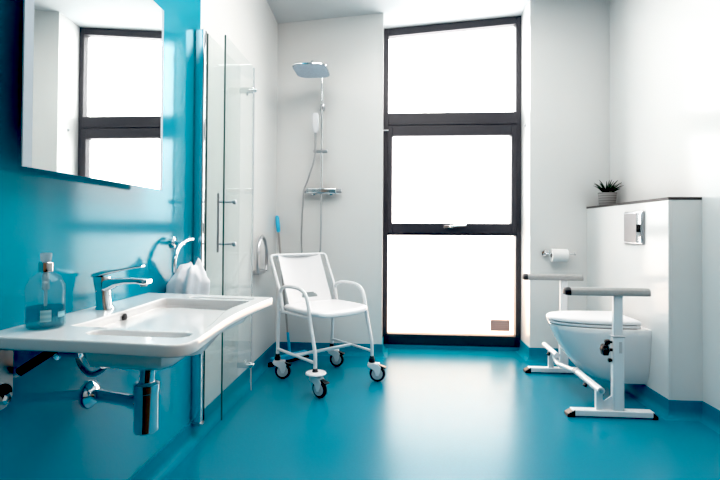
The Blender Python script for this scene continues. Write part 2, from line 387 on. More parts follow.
# ================================================================== TOILET
TY = 3.267
t = thing('toilet', 'white wall-hung toilet with closed lid under the flush plate', 'toilet', (BX, TY, 0))
def dshape(x0, x1, hw, z, n=36, p=2.3, flat_=0.55):
    """D outline: flat against the wall at x1, rounded tip at x0"""
    out = []; xm = x1 - (x1 - x0) * flat_ * 0.45
    for k in range(n + 1):
        a = radians(90 + 180 * k / n)
        cx, sy = cos(a), sin(a)
        x = xm - (xm - x0) * abs(cx) ** (2 / p); y = hw * (1 if sy >= 0 else -1) * abs(sy) ** (2 / p)
        out.append((x, TY + y, z))
    out += [(x1, TY - hw, z), (x1, TY + hw, z)]
    return out
b = nb()
rings = []
for z, xt, hw in ((0.108, 1.33, 0.13), (0.112, 1.305, 0.15), (0.15, 1.25, 0.166), (0.20, 1.20, 0.178), (0.27, 1.145, 0.190), (0.34, 1.103, 0.198), (0.42, 1.063, 0.205), (0.456, 1.050, 0.206), (0.464, 1.056, 0.202)):
    rings.append(dshape(xt, BX - 0.001, hw, z))
loft(b, rings); obj('bowl', b, 'ceramic', t, sharp=50)
b = nb(); loft(b, [dshape(1.045, 1.545, 0.188, 0.468), dshape(1.040, 1.548, 0.192, 0.472), dshape(1.040, 1.548, 0.192, 0.481), dshape(1.045, 1.545, 0.188, 0.485)]); obj('seat', b, 'whiteplastic', t, sharp=50)
b = nb(); loft(b, [dshape(1.042, 1.545, 0.188, 0.489), dshape(1.035, 1.550, 0.194, 0.493), dshape(1.035, 1.550, 0.194, 0.506), dshape(1.046, 1.545, 0.184, 0.517), dshape(1.10, 1.52, 0.14, 0.523), dshape(1.2, 1.46, 0.06, 0.525)]); obj('lid', b, 'whiteplastic', t, sharp=50)
b = nb(); loft(b, [dshape(1.054, 1.53, 0.180, z) for z in (0.460, 0.490)]); obj('gap_shade', b, 'rubber_gap', t)['label'] = 'black filler standing for the shade between seat and lid'  # black solid filling the seat gaps, in place of their shade
for s in (-1, 1):
    b = nb(); cyl(b, (1.552, TY + s * 0.095 - 0.02, 0.480), (1.552, TY + s * 0.095 + 0.02, 0.480), 0.013); obj('hinge', b, 'chrome', t)
b = nb(); lathe(b, [(0.012, 0), (0.012, 0.002), (0.0, 0.004)], (1.53, TY - 0.190, 0.36), (0, -1, 0)); obj('fixing_cap', b, 'whiteplastic', t)

# ---- free-standing toilet support frame
t = thing('toilet_support_frame', 'white steel toilet support frame with grey armrests standing around the toilet', 'support frame', (1.27, 3.27, 0))
def side(y, x0, x1, cx, near):
    # foot bar
    b = nb(); box(b, x0 + 0.03, x1 - 0.02, y - 0.028, y + 0.028, 0.008, 0.043); obj('foot_bar', b, 'whitemetal', t, bevel=0.005)
    for e, s in ((x0, 1), (x1, -1)):
        b = nb(); wd = 0.045 if s == 1 else 0.03
        xa, xb = (e, e + wd) if s == 1 else (e - wd, e)
        q = [(xa, y - 0.03, 0), (xb, y - 0.03, 0), (xb, y + 0.03, 0), (xa, y + 0.03, 0)]
        lo, hi = (0.018, 0.044) if s == 1 else (0.044, 0.018)
        hexa(b, q + [(xa, y - 0.03, lo), (xb, y - 0.03, hi), (xb, y + 0.03, hi), (xa, y + 0.03, lo)])
        obj('foot_cap', b, 'black', t, bevel=0.004)
    b = nb(); box(b, cx - 0.032, cx + 0.032, y - 0.021, y + 0.021, 0.04, 0.470); post = obj('post', b, 'whitemetal', t, bevel=0.008)
    b = nb(); box(b, cx - 0.035, cx + 0.035, y - 0.024, y + 0.024, 0.466, 0.474); obj('collar', b, 'hub', post, bevel=0.003)
    b = nb(); box(b, cx - 0.026, cx + 0.026, y - 0.016, y + 0.016, 0.46, 0.708); obj('inner_post', b, 'whitemetal', t, bevel=0.006)
    b = nb(); box(b, cx + 0.0, cx + 0.016, y - 0.0225, y - 0.0205, 0.375, 0.44); obj('scale_label', b, 'hub', post)
    # armrest: rounded half-tube pad with a dark end cap
    pr = [(-0.030, 0.0), (0.030, 0.0), (0.033, 0.010), (0.028, 0.030), (0.014, 0.039), (-0.014, 0.039), (-0.028, 0.030), (-0.033, 0.010)]
    b = nb(); loft(b, [[(x, y + c, 0.706 + z * 1.12) for c, z in pr] for x in (x0 + 0.02, x1 - 0.042)]); arm = obj('armrest', b, 'greygrip', t, bevel=0.004)
    b = nb()
    rr = []
    for x, k in ((x0 - 0.012, 0.55), (x0 - 0.005, 0.9), (x0 + 0.021, 1.03)):
        rr.append([(x, y + c * k, 0.706 + 0.015 + (z * 1.12 - 0.015) * k) for c, z in pr])
    loft(b, rr); obj('armrest_cap', b, 'tyre', arm, bevel=0.002)
    # small post with gusset that takes the cross tube
    zt = 0.150 if near else 0.185
    gx = 1.195
    b = nb(); box(b, gx - 0.018, gx + 0.018, y - 0.014, y + 0.014, 0.04, zt); obj('tube_bracket', b, 'whitemetal', t, bevel=0.003)
    if near:
        b = nb(); v = [(gx + 0.016, 0.043), (cx - 0.030, 0.043), (cx - 0.030, 0.125), (gx + 0.03, 0.092), (gx + 0.016, 0.105)]
        loft(b, [[(x, y - 0.004, z) for x, z in v], [(x, y + 0.004, z) for x, z in v]]); obj('gusset', b, 'whitemetal', t)
    # star knob that locks the height
    if near:
        kx = cx - 0.032; kz = 0.395
        b = nb()
        for k in range(6):
            a = 2 * pi * k / 6; lathe(b, [(0.008, -0.058), (0.013, -0.052), (0.013, -0.03), (0.009, -0.026)], (kx, y - 0.006 + 0.022 * cos(a), kz - 0.004 + 0.022 * sin(a)), (1, 0, 0), 12)
        lathe(b, [(0.015, -0.062), (0.027, -0.056), (0.027, -0.03), (0.014, -0.022), (0.009, -0.016), (0.009, 0.0)], (kx, y - 0.006, kz - 0.004), (1, 0, 0))
        obj('locking_knob', b, 'black', post)
        b = nb(); lathe(b, [(0.010, -0.040), (0.016, -0.036), (0.016, -0.018), (0.008, -0.010), (0.006, 0.0)], (kx, y - 0.004, kz + 0.040), (1, 0, 0)); obj('locking_knob', b, 'black', post)
        b = nb(); lathe(b, [(0.008, -0.022), (0.013, -0.018), (0.011, -0.006), (0.006, 0.0)], (kx, y - 0.004, kz - 0.065), (1, 0, 0)); obj('release_button', b, 'black', post)
side(2.85, 1.010, 1.517, 1.302, True)
side(3.69, 0.998, 1.470, 1.290, False)
A0, A1 = Vector((1.195, 2.835, 0.160)), Vector((1.160, 3.72, 0.20))
b = nb(); tube(b, [A0 + (A0 - A1).normalized() * 0.02, A0.lerp(A1, 0.36)], 0.021, 16); obj('cross_tube', b, 'whitemetal', t)
b = nb(); lathe(b, [(0.012, 0.0), (0.012, 0.004), (0.0, 0.005)], A0 + (A0 - A1).normalized() * 0.02, (A0 - A1).normalized()); obj('tube_plug', b, 'satin', t)
b = nb(); tube(b, fillet([A0.lerp(A1, 0.30), A0.lerp(A1, 0.42) + Vector((0, 0, -0.012)), A0.lerp(A1, 0.70) + Vector((0, 0, -0.055)), A0.lerp(A1, 0.755) + Vector((0, 0, -0.045)), A0.lerp(A1, 0.79) + Vector((0.0, 0, 0.0))], 0.035), 0.016, 14); obj('inner_tube', b, 'whitemetal', t)
b = nb(); tube(b, [A0.lerp(A1, 0.72), A1 + Vector((0, 0.01, 0.006))], 0.019, 16); obj('cross_tube', b, 'whitemetal', t)
b = nb(); p = A0.lerp(A1, 0.345); cyl(b, p - (A1 - A0).normalized() * 0.018, p + (A1 - A0).normalized() * 0.018, 0.0235); obj('tube_collar', b, 'hub', t)
for q in (0.17, 0.86):
    p = A0.lerp(A1, q); b = nb(); lathe(b, [(0.007, 0.012), (0.007, 0.022), (0.012, 0.024), (0.013, 0.040), (0.008, 0.044)], p, (-0.55, -0.2, -0.8)); obj('tube_screw', b, 'black', t)

# ---- toilet paper
t = thing('toilet_paper_holder', 'slim chrome toilet paper holder on the end wall beside the window', 'paper holder', (1.26, B, 0.885))
b = nb(); lathe(b, [(0.024, 0), (0.024, 0.010), (0.010, 0.014)], (1.262, B, 0.893), (0, -1, 0)); obj('rosette', b, 'chrome', t)
b = nb(); tube(b, fillet([(1.262, B, 0.893), (1.262, B - 0.065, 0.893), (1.485, B - 0.065, 0.893)], 0.02), 0.007, 10); obj('bar', b, 'chrome', t)
b = nb(); lathe(b, [(0.012, 0), (0.012, 0.006)], (1.482, B - 0.065, 0.893), (1, 0, 0)); obj('end_stop', b, 'satin', t)
t = thing('toilet_roll', 'white toilet roll on the chrome holder beside the window', 'toilet roll', (1.37, B - 0.065, 0.88))
b = nb()
rl = [(0.020, 0.0), (0.053, 0.0), (0.053, 0.125), (0.020, 0.125)]
ax = Vector((1, 0, 0)); o_ = Vector((1.295, B - 0.065, 0.880))
seg = 32; u_, w_ = frame_of(ax)
rg = [[o_ + ax * h + (u_ * cos(2 * pi * k / seg) + w_ * sin(2 * pi * k / seg)) * r for k in range(seg)] for r, h in rl + rl[:1]]
loft(b, rg, True, False, False); bmesh.ops.remove_doubles(b, verts=b.verts, dist=1e-6); obj('paper', b, 'paper', t)
b = nb(); rl2 = [(0.0195, 0.001), (0.0195, 0.124)]
loft(b, [[o_ + ax * h + (u_ * cos(2 * pi * k / seg) + w_ * sin(2 * pi * k / seg)) * r for k in range(seg)] for r, h in rl2], True, False, False); obj('core', b, 'card', t)

# ================================================================== MIRROR
MX = L + 0.07; m0, m1, mz0, mz1 = 1.144, 1.876, 1.239, 1.985
t = thing('wall_mirror', 'tall frameless wall mirror with frosted side strips on the teal wall above the basin', 'mirror', (L, (m0 + m1) / 2, mz0))
b = nb(); box(b, L, MX - 0.004, m0 + 0.17, m1 - 0.06, mz0 + 0.03, mz1 - 0.08); obj('backing_box', b, 'whitemetal', t, bevel=0.002)
b = nb(); box(b, MX - 0.004, MX, m0 + 0.032, m1 - 0.018, mz0, mz1); obj('mirror_glass', b, 'mirror', t, flat=True)
b = nb(); box(b, MX - 0.004, MX, m0, m0 + 0.0319, mz0, mz1); obj('frosted_strip', b, 'frost', t, flat=True)
b = nb(); box(b, MX - 0.004, MX, m1 - 0.0179, m1, mz0, mz1); obj('frosted_strip', b, 'frost', t, flat=True)
b = nb(); box(b, MX - 0.035, MX - 0.012, 1.63, 1.72, mz0 + 0.006, mz0 + 0.02); obj('sensor_switch', b, 'black', t, bevel=0.003)

# ================================================================== BASIN
ZB = 0.812
t = thing('wash_basin', 'wide white accessible wash basin with curved front and grab slots on the teal wall', 'basin', (L, 1.45, ZB))
outer = [(L + 0.001, 1.097), (-0.961, 1.089), (-0.666, 1.066)]
near_c = [(-0.56, 1.055), (-0.522, 1.050), (-0.495, 1.056), (-0.478, 1.078), (-0.474, 1.115)]
front = [(-0.481, 1.20), (-0.491, 1.30), (-0.497, 1.40), (-0.497, 1.50), (-0.492, 1.60), (-0.484, 1.70), (-0.477, 1.775)]
far_c = [(-0.473, 1.812), (-0.476, 1.826), (-0.492, 1.833)]
outer_s = outer + near_c + [tuple(v)[:2] for v in smooth([(x, y, 0) for x, y in [near_c[-1]] + front + [far_c[0]]], 4)][1:-1] + far_c + [(-0.949, 1.897), (L + 0.001, 1.905)]
bowl_pts = [(-0.872, 1.235), (-0.70, 1.222), (-0.56, 1.212), (-0.522, 1.225), (-0.512, 1.27), (-0.530, 1.38), (-0.551, 1.50), (-0.551, 1.60), (-0.538, 1.70), (-0.545, 1.728), (-0.60, 1.738), (-0.75, 1.752), (-0.86, 1.762), (-0.882, 1.75), (-0.884, 1.70), (-0.878, 1.5), (-0.874, 1.28)]
bowl_s = [tuple(v)[:2] for v in smooth([(x, y, 0) for x, y in bowl_pts], 3, True)]
def slot(y0, y1, x0, x1, sk):
    r_ = (y1 - y0) / 2 * 0.95
    return [(x, y + sk * (x - x0)) for x, y in rrect(x0, x1, y0, y1, r_, 6)]
slot_near = slot(1.140, 1.196, -0.785, -0.512, -0.05)
slot_far = slot(1.785, 1.815, -0.80, -0.535, -0.10)
cu = bpy.data.curves.new('basin_outline', 'CURVE'); cu.dimensions = '2D'; cu.fill_mode = 'BOTH'
for poly in (outer_s, bowl_s, slot_near, slot_far):
    s_ = cu.splines.new('POLY'); s_.points.add(len(poly) - 1); s_.use_cyclic_u = True
    for pnt, (x, y) in zip(s_.points, poly): pnt.co = (x, y, 0, 1)
cu.extrude = 0.0105; cu.bevel_depth = 0.005; cu.bevel_resolution = 2; cu.offset = -0.005
tmp = bpy.data.objects.new('basin_outline', cu); COL.objects.link(tmp)
bpy.context.view_layer.update()
me = bpy.data.meshes.new_from_object(tmp.evaluated_get(bpy.context.evaluated_depsgraph_get()))
bpy.data.objects.remove(tmp); bpy.data.curves.remove(cu)
b = nb(); b.from_mesh(me); bpy.data.meshes.remove(me)
bmesh.ops.translate(b, verts=b.verts, vec=(0, 0, ZB - 0.0155))
for f_ in b.faces: f_.material_index = 0
# bowl below the opening
cx_, cy_ = sum(p[0] for p in bowl_s) / len(bowl_s), sum(p[1] for p in bowl_s) / len(bowl_s)
def shrink(poly, k, z): return [(cx_ + (x - cx_) * k, cy_ + (y - cy_) * (1 - (1 - k) * 0.6), z) for x, y in poly]
loft(b, [shrink(bowl_s, k, z) for k, z in ((1.012, ZB - 0.004), (1.0, ZB - 0.03), (0.97, ZB - 0.055), (0.90, ZB - 0.075), (0.7, ZB - 0.082), (0.2, ZB - 0.085))], True, False, True)
obj('basin_top', b, 'resin', t, sharp=40)
b = nb()
up_ = [(-0.755, 1.108), (-0.60, 1.100), (-0.56, 1.105), (-0.545, 1.14), (-0.56, 1.40), (-0.575, 1.62), (-0.60, 1.68), (-0.80, 1.72), (-0.88, 1.70), (-0.90, 1.60), (-0.90, 1.32), (-0.87, 1.24)]
def under(k, z): return [(-0.72 + (x + 0.72) * k, 1.41 + (y - 1.41) * k, z) for x, y in up_]
loft(b, [under(1.0, ZB - 0.030), under(0.99, ZB - 0.056), under(0.95, ZB - 0.074), under(0.82, ZB - 0.092)])
obj('bowl_underside', b, 'resin', t, sharp=40)
b = nb(); lathe(b, [(0.013, 0), (0.013, 0.002), (0.011, 0.003)], (-0.874, 1.475, 0.790), (1, 0, 0)); obj('overflow_hole', b, 'black', t)['label'] = 'round dark overflow hole'
b = nb(); lathe(b, [(0.03, 0), (0.03, 0.003), (0.02, 0.005)], (-0.715, 1.49, ZB - 0.0845)); obj('waste', b, 'chrome', t)

# wall bracket under the basin
t = thing('basin_bracket', 'steel wall bracket with dark diagonal stay under the near end of the basin', 'bracket', (L, 1.15, 0.6))
b = nb(); box(b, L, L + 0.012, 1.125, 1.195, 0.64, 0.775); lathe(b, [(0.035, 0), (0.035, 0.012)], (L, 1.16, 0.64), (1, 0, 0)); obj('wall_plate', b, 'plate', t, bevel=0.002)
b = nb(); tube(b, [(L + 0.02, 1.205, 0.69), (-0.90, 1.235, 0.765)], 0.012, 10); obj('stay', b, 'black', t)
b = nb(); lathe(b, [(0.015, 0), (0.015, 0.009), (0.009, 0.014)], (L + 0.012, 1.165, 0.632), (1, 0, 0), 6); obj('bolt', b, 'chrome', t)
b = nb(); box(b, L, L + 0.16, 1.14, 1.18, 0.765, 0.7795); obj('support_arm', b, 'plate', t, bevel=0.002)
# angle valve and hoses under basin
t = thing('angle_valve', 'small chrome angle valve with curved hoses under the basin beside the bracket', 'valve', (L, 1.40, 0.66))
b = nb(); lathe(b, [(0.022, 0), (0.022, 0.006), (0.012, 0.009), (0.012, 0.05), (0.016, 0.052), (0.016, 0.08), (0.0, 0.083)], (L, 1.37, 0.70), (1, 0, 0)); obj('valve_body', b, 'chrome', t)
for dy, r_, dz in ((0.0, 0.0075, 0.0), (0.045, 0.0065, 0.012)):
    b = nb(); tube(b, smooth([(-0.965, 1.37 + dy, 0.72), (-0.945, 1.365 + dy, 0.665 + dz), (-0.905, 1.36 + dy, 0.640 + dz), (-0.862, 1.365 + dy, 0.665 + dz), (-0.85, 1.375 + dy, 0.712)], 8), r_, 10); obj('hose', b, 'satin', t)

# bottle trap
t = thing('bottle_trap', 'chrome bottle trap with horizontal waste pipe under the basin', 'trap', (L, 1.50, 0.43))
tx, ty = -0.785, 1.455
b = nb(); lathe(b, [(0.046, 0), (0.046, 0.006), (0.034, 0.018), (0.022, 0.024)], (L, 1.535, 0.517), (1, 0, 0)); obj('rosette', b, 'chrome', t)
b = nb(); tube(b, [(L + 0.005, 1.535, 0.517), (tx - 0.02, ty + 0.004, 0.522)], 0.0185, 18); obj('waste_pipe', b, 'chrome', t)
b = nb(); d_ = (Vector((tx, ty, 0.522)) - Vector((L, 1.535, 0.517))).normalized(); cyl(b, Vector((tx, ty, 0.522)) - d_ * 0.065, Vector((tx, ty, 0.522)) - d_ * 0.03, 0.023); obj('pipe_nut', b, 'chrome', t, bevel=0.002)
b = nb(); lathe(b, [(0.0, 0), (0.034, 0.0), (0.037, 0.004), (0.037, 0.125), (0.039, 0.127), (0.039, 0.152), (0.034, 0.156), (0.024, 0.158)], (tx, ty, 0.434)); obj('trap_body', b, 'chrome', t)
b = nb(); cyl(b, (tx, ty, 0.585), (tx + 0.005, ty + 0.005, 0.7195), 0.0235); obj('tailpiece', b, 'chrome', t)
b = nb(); lathe(b, [(0.026, 0), (0.030, 0.002), (0.030, 0.018), (0.026, 0.02)], (tx + 0.005, ty + 0.005, 0.690)); obj('slip_nut', b, 'chrome', t)

# ---- tap
t = thing('basin_tap', 'chrome single lever mixer tap on the back ledge of the basin', 'tap', (-0.955, 1.498, ZB))
b = nb()
def rr3(cx, cz_, hx_, hy_, z, r_): return [(x, y, z) for x, y in rrect(cx - hx_, cx + hx_, 1.498 - hy_, 1.498 + hy_, r_, 5)]
loft(b, [rr3(-0.955, 0, 0.027, 0.025, ZB, 0.02), rr3(-0.955, 0, 0.027, 0.025, ZB + 0.004, 0.02), rr3(-0.957, 0, 0.0225, 0.021, ZB + 0.012, 0.018), rr3(-0.962, 0, 0.022, 0.021, ZB + 0.06, 0.017), rr3(-0.966, 0, 0.024, 0.0225, ZB + 0.092, 0.017), rr3(-0.966, 0, 0.024, 0.0225, ZB + 0.108, 0.017)])
obj('tap_body', b, 'chrome', t, sharp=45)
b = nb()
sp = []
for x, zc, hh, hy_ in ((-0.975, ZB + 0.078, 0.026, 0.021), (-0.945, ZB + 0.080, 0.022, 0.021), (-0.915, ZB + 0.090, 0.013, 0.020), (-0.88, ZB + 0.095, 0.0095, 0.019), (-0.84, ZB + 0.095, 0.0085, 0.018), (-0.815, ZB + 0.092, 0.010, 0.018), (-0.803, ZB + 0.094, 0.007, 0.017)):
    sp.append([(x, 1.498 + c, zc + z) for c, z in rrect(-hy_, hy_, -hh, hh, min(hh, hy_) * 0.6, 4)])
loft(b, sp); obj('spout', b, 'chrome', t, sharp=50)
b = nb(); cyl(b, (-0.823, 1.498, ZB + 0.086), (-0.822, 1.498, ZB + 0.077), 0.011); obj('aerator', b, 'satin', t)
b = nb()
lv = []
for x, zc, hh, hy_ in ((-0.993, ZB + 0.111, 0.006, 0.019), (-0.96, ZB + 0.119, 0.0085, 0.022), (-0.935, ZB + 0.124, 0.007, 0.019), (-0.90, ZB + 0.131, 0.0045, 0.013), (-0.85, ZB + 0.140, 0.0035, 0.011), (-0.825, ZB + 0.144, 0.003, 0.011)):
    lv.append([(x, 1.498 + c, zc + z) for c, z in rrect(-hy_, hy_, -hh, hh, hh * 0.9, 4)])
loft(b, lv); obj('lever', b, 'chrome', t, sharp=50)

# ---- soap
sx_, sy_ = -0.937, 1.207
t = thing('soap_bottle', 'clear pump bottle half full of blue green soap on the near end of the basin', 'soap dispenser', (sx_, sy_, ZB))
R0 = 0.047
b = nb(); lathe(b, [(0.0, 0.0), (0.042, 0.0), (R0, 0.006), (R0, 0.100), (0.0455, 0.113), (0.040, 0.127), (0.030, 0.138), (0.018, 0.146), (0.014, 0.150), (0.014, 0.155)], (sx_, sy_, ZB + 0.001), seg=40); body = obj('bottle', b, 'bottle', t)
b = nb(); lathe(b, [(0.0, 0.003), (0.042, 0.003), (R0 - 0.003, 0.008), (R0 - 0.003, 0.056), (0.0, 0.057)], (sx_, sy_, ZB + 0.001), seg=40); obj('soap', b, 'liquid', t)
b = nb()
dcam = Vector((-sx_, -sy_, 0)).normalized(); a0 = math.atan2(dcam.y, dcam.x)
def wrap(a_from, a_to, z0, z1, rad):
    n_ = 10; lo = []; hi = []
    for k in range(n_ + 1):
        a = a0 + a_from + (a_to - a_from) * k / n_
        lo.append((sx_ + rad * cos(a), sy_ + rad * sin(a), z0)); hi.append((sx_ + rad * cos(a), sy_ + rad * sin(a), z1))
    loft(b, [lo, hi], False, False, False)
wrap(-0.25, 0.28, ZB + 0.022, ZB + 0.052, R0 + 0.0008); obj('soap_label', b, 'soaplabel', body)
b = nb(); wrap(0.62, 1.15, ZB + 0.030, ZB + 0.045, R0 + 0.0008); obj('soap_label', b, 'soaplabel', body)
b = nb(); lathe(b, [(0.017, 0), (0.0175, 0.002), (0.0175, 0.024), (0.016, 0.026)], (sx_, sy_, ZB + 0.150)); obj('pump_collar', b, 'copper', t)['label'] = 'shiny rose metal collar'
b = nb(); lathe(b, [(0.009, 0), (0.009, 0.003), (0.0125, 0.004), (0.0140, 0.022), (0.013, 0.025), (0, 0.026)], (sx_, sy_, ZB + 0.175)); obj('pump_head', b, 'pump', t)
b = nb(); cyl(b, (sx_, sy_, ZB + 0.01), (sx_, sy_, ZB + 0.15), 0.0042, 10); lathe(b, [(0.0085, 0.0), (0.0085, 0.04), (0.0045, 0.048)], (sx_, sy_, ZB + 0.102), seg=14); obj('dip_tube', b, 'pump', t)

# ---- towel ring and towel
t = thing('towel_ring', 'open chrome towel ring on the teal wall beyond the basin', 'towel ring', (L, 2.15, 1.02))
b = nb(); lathe(b, [(0.028, 0), (0.028, 0.009), (0.022, 0.012), (0.012, 0.014), (0.011, 0.055)], (L, 2.12, 1.016), (1, 0, 0)); obj('rosette', b, 'chrome', t)
RX = L + 0.058
rpts = [(RX + 0.012, 2.205, 1.030), (RX + 0.006, 2.165, 1.027), (RX + 0.002, 2.115, 1.012), (RX, 2.075, 0.982), (RX, 2.05, 0.94), (RX, 2.048, 0.90), (RX, 2.065, 0.862), (RX, 2.105, 0.84), (RX, 2.155, 0.834)]
rpts = [(x, y - 0.03, z) for x, y, z in rpts]
b = nb(); tube(b, smooth(rpts, 6), 0.0095, 14); obj('ring', b, 'chrome', t)

bm = nb()
nu, nv = 96, 20
rings = []
for j in range(nv + 1):
    v = j / nv
    ring = []
    for k in range(nu):
        a = 2 * pi * k / nu
        gr = min(1, 0.45 + v * 2.2)
        fold = 1 + 0.13 * sin(6 * a + 1.2 + 1.5 * v) + 0.07 * sin(11 * a + 4 * v)
        x = -0.932 + 0.086 * cos(a) * gr * fold; y = 2.075 + 0.088 * sin(a) * gr * fold
        # three soft peaks: one by the wall, one on the ring, a taller one towards the room
        pk = 0.060 * math.exp(-((x + 0.882) / 0.024) ** 2) + 0.038 * math.exp(-((x + 0.939) / 0.020) ** 2) - 0.015 * math.exp(-((x + 0.914) / 0.010) ** 2) - 0.03 * math.exp(-((x + 1.004) / 0.02) ** 2)
        z = 0.885 + pk * (1 - v) - 0.175 * v + 0.010 * (1 - v) * sin(5 * a)
        ring.append((x, y, z))
    rings.append(ring)
loft(bm, rings)
o = obj('hand_towel', bm, 'towel', None, sharp=80)
tag(o, 'white towel bunched through the chrome towel ring beyond the basin', 'towel')

# ================================================================== SHOWER SCREEN
t = thing('shower_screen', 'folded clear glass shower screen with chrome wall profile beside the white shower wall', 'shower screen', (L, 2.37, 0.05))
b = nb(); prism(b, rrect(L + 0.001, L + 0.052, 2.335, 2.375, 0.006, 4), 0.088, 2.105); obj('wall_profile', b, 'chrome', t, sharp=30)
b = nb(); prism(b, rrect(L + 0.002, L + 0.058, 2.330, 2.380, 0.012, 4), 0.080, 0.092); obj('profile_cap', b, 'satin', t)
def panel(name, x, y0, y1, z0, z1):
    b = nb(); box(b, x - 0.003, x + 0.003, y0, y1, z0, z1)
    o = obj(name, b, ['screen', 'edge'], t, flat=True)
    for p_ in o.data.polygons:
        if p_.normal.y < -0.5: p_.material_index = 1
    return o
g0 = panel('glass_panel', -0.975, 2.378, 2.90, 0.085, 2.10)
g1 = panel('glass_panel', -0.890, 2.405, 2.90, 0.085, 2.10)
for z in (0.235, 1.95):
    b = nb(); box(b, -0.972, -0.880, 2.870, 2.895, z - 0.018, z + 0.018); cyl(b, (-0.93, 2.903, z - 0.026), (-0.93, 2.903, z + 0.026), 0.010); cyl(b, (-0.905, 2.88, z), (-0.862, 2.88, z), 0.013); obj('hinge', b, 'chrome', t, bevel=0.003)
b = nb(); box(b, -0.894, -0.886, 2.901, 2.912, 0.07, 2.10); obj('edge_seal', b, 'pump', g1)
b = nb(); box(b, -0.893, -0.887, 2.398, 2.405, 0.085, 2.10); obj('edge_seal', b, 'edge', g1)
b = nb(); tube(b, [(-0.938, 2.455, 0.955), (-0.938, 2.455, 1.270)], 0.0075, 12); hd = obj('handle', b, 'satin', t)
for z in (1.000, 1.225):
    b = nb(); cyl(b, (-0.945, 2.455, z), (-0.845, 2.455, z), 0.0055, 12); lathe(b, [(0.011, 0), (0.013, 0.003), (0.013, 0.014), (0.008, 0.018)], (-0.858, 2.455, z), (1, 0, 0)); obj('handle_stud', b, 'satin', hd)

# ================================================================== SHOWER
t = thing('shower_set', 'chrome rain shower column with hand shower on the white end wall', 'shower', (-0.62, B, 1.41))
sxr = -0.62; sy = B - 0.075
b = nb(); box(b, -0.755, -0.49, B - 0.085, B - 0.045, 1.385, 1.437); valve = obj('mixer_bar', b, 'chrome', t, bevel=0.012, bseg=3)
for x in (-0.70, -0.55):
    b = nb(); lathe(b, [(0.032, 0), (0.032, 0.01), (0.018, 0.014), (0.018, 0.06)], (x, B - 0.001, 1.411), (0, -1, 0)); obj('wall_flange', b, 'chrome', valve)
b = nb(); lathe(b, [(0.017, 0), (0.019, 0.004), (0.019, 0.038), (0.015, 0.042)], (-0.49, B - 0.065, 1.411), (1, 0, 0)); obj('control_knob', b, 'satin', valve)
b = nb(); lathe(b, [(0.017, 0), (0.019, 0.004), (0.019, 0.02), (0.015, 0.024)], (-0.755, B - 0.065, 1.411), (-1, 0, 0)); obj('control_knob', b, 'satin', valve)
HZ = 2.355; hc = (-0.665, 3.71)
b = nb(); tube(b, fillet([(sxr, sy, 1.43), (sxr, sy, HZ + 0.08), (hc[0], hc[1], HZ + 0.08), (hc[0], hc[1], HZ + 0.005)], 0.05), 0.0105, 14); obj('riser_pipe', b, 'chrome', t)
b = nb(); lathe(b, [(0.016, 0.010), (0.016, 0.04), (0.012, 0.045)], (hc[0], hc[1], HZ)); head_j = obj('ball_joint', b, 'satin', t)
b = nb(); hw_ = 0.138; hd_ = 0.165
hp = rrect(hc[0] - hw_, hc[0] + hw_, hc[1] - hd_, hc[1] + hd_, 0.08, 8)
loft(b, [[(x, y, HZ - 0.006) for x, y in hp], [(x, y, HZ + 0.004) for x, y in hp], [(hc[0] + (x - hc[0]) * 0.9, hc[1] + (y - hc[1]) * 0.9, HZ + 0.014) for x, y in hp]])
head = obj('rain_head', b, 'chrome', t, sharp=40)
b = nb(); hp2 = rrect(hc[0] - hw_ + .006, hc[0] + hw_ - .006, hc[1] - hd_ + .006, hc[1] + hd_ - .006, 0.075, 8); prism(b, hp2, HZ - 0.009, HZ - 0.005)
M['spray'] = mat('pale_blue_spray_face', (0.50, 0.60, 0.70), 0.25, spec=0.5, noise=0.15, nscale=120)
obj('spray_face', b, 'spray', head)['label'] = 'pale blue grey spray face'
b = nb(); lathe(b, [(0.017, 0), (0.017, 0.02)], (sxr, B - 0.001, 2.13), (0, -1, 0)); cyl(b, (sxr, B - 0.01, 2.13), (sxr, sy, 2.13), 0.009); lathe(b, [(0.020, -0.022), (0.022, -0.018), (0.022, 0.018), (0.020, 0.022)], (sxr + 0.006, sy, 2.13)); obj('riser_bracket', b, 'satin', t)
b = nb(); box(b, -0.69, -0.57, sy - 0.013, sy + 0.012, 1.735, 1.762); obj('slide_holder', b, 'satin', t, bevel=0.006)
b = nb()
tube(b, smooth([(-0.672, sy - 0.02, 1.735), (-0.671, sy - 0.022, 1.80), (-0.670, sy - 0.028, 1.86), (-0.668, sy - 0.036, 1.905)], 4), 0.0095, 12)
hs = obj('hand_shower', b, 'satin', t)
b = nb(); loft(b, [[(-0.667 + c, sy - 0.036 - (z - 1.9) * 0.2 + d2, z) for c, d2 in rrect(-w_h, w_h, -0.013, 0.013, 0.011, 4)] for z, w_h in ((1.90, 0.012), (1.915, 0.022), (1.95, 0.028), (2.04, 0.030), (2.06, 0.024))])
M['pearl'] = mat('pale_pearl_chrome', (0.74, 0.75, 0.75), 0.25, metal=0.15, noise=0.02)
obj('handset_head', b, 'whiteplastic', hs)['label'] = 'white hand shower head'
b = nb(); tube(b, smooth([(-0.672, sy - 0.02, 1.735), (-0.69, sy - 0.02, 1.64), (-0.735, sy - 0.02, 1.50), (-0.765, sy - 0.02, 1.42), (-0.772, sy - 0.02, 1.34), (-0.785, sy - 0.02, 1.05), (-0.77, sy - 0.015, 0.83), (-0.70, sy - 0.01, 0.745), (-0.635, sy, 0.83), (-0.622, sy, 1.05), (-0.62, sy, 1.385)], 10), 0.0072, 10); obj('hose', b, 'satin', t)

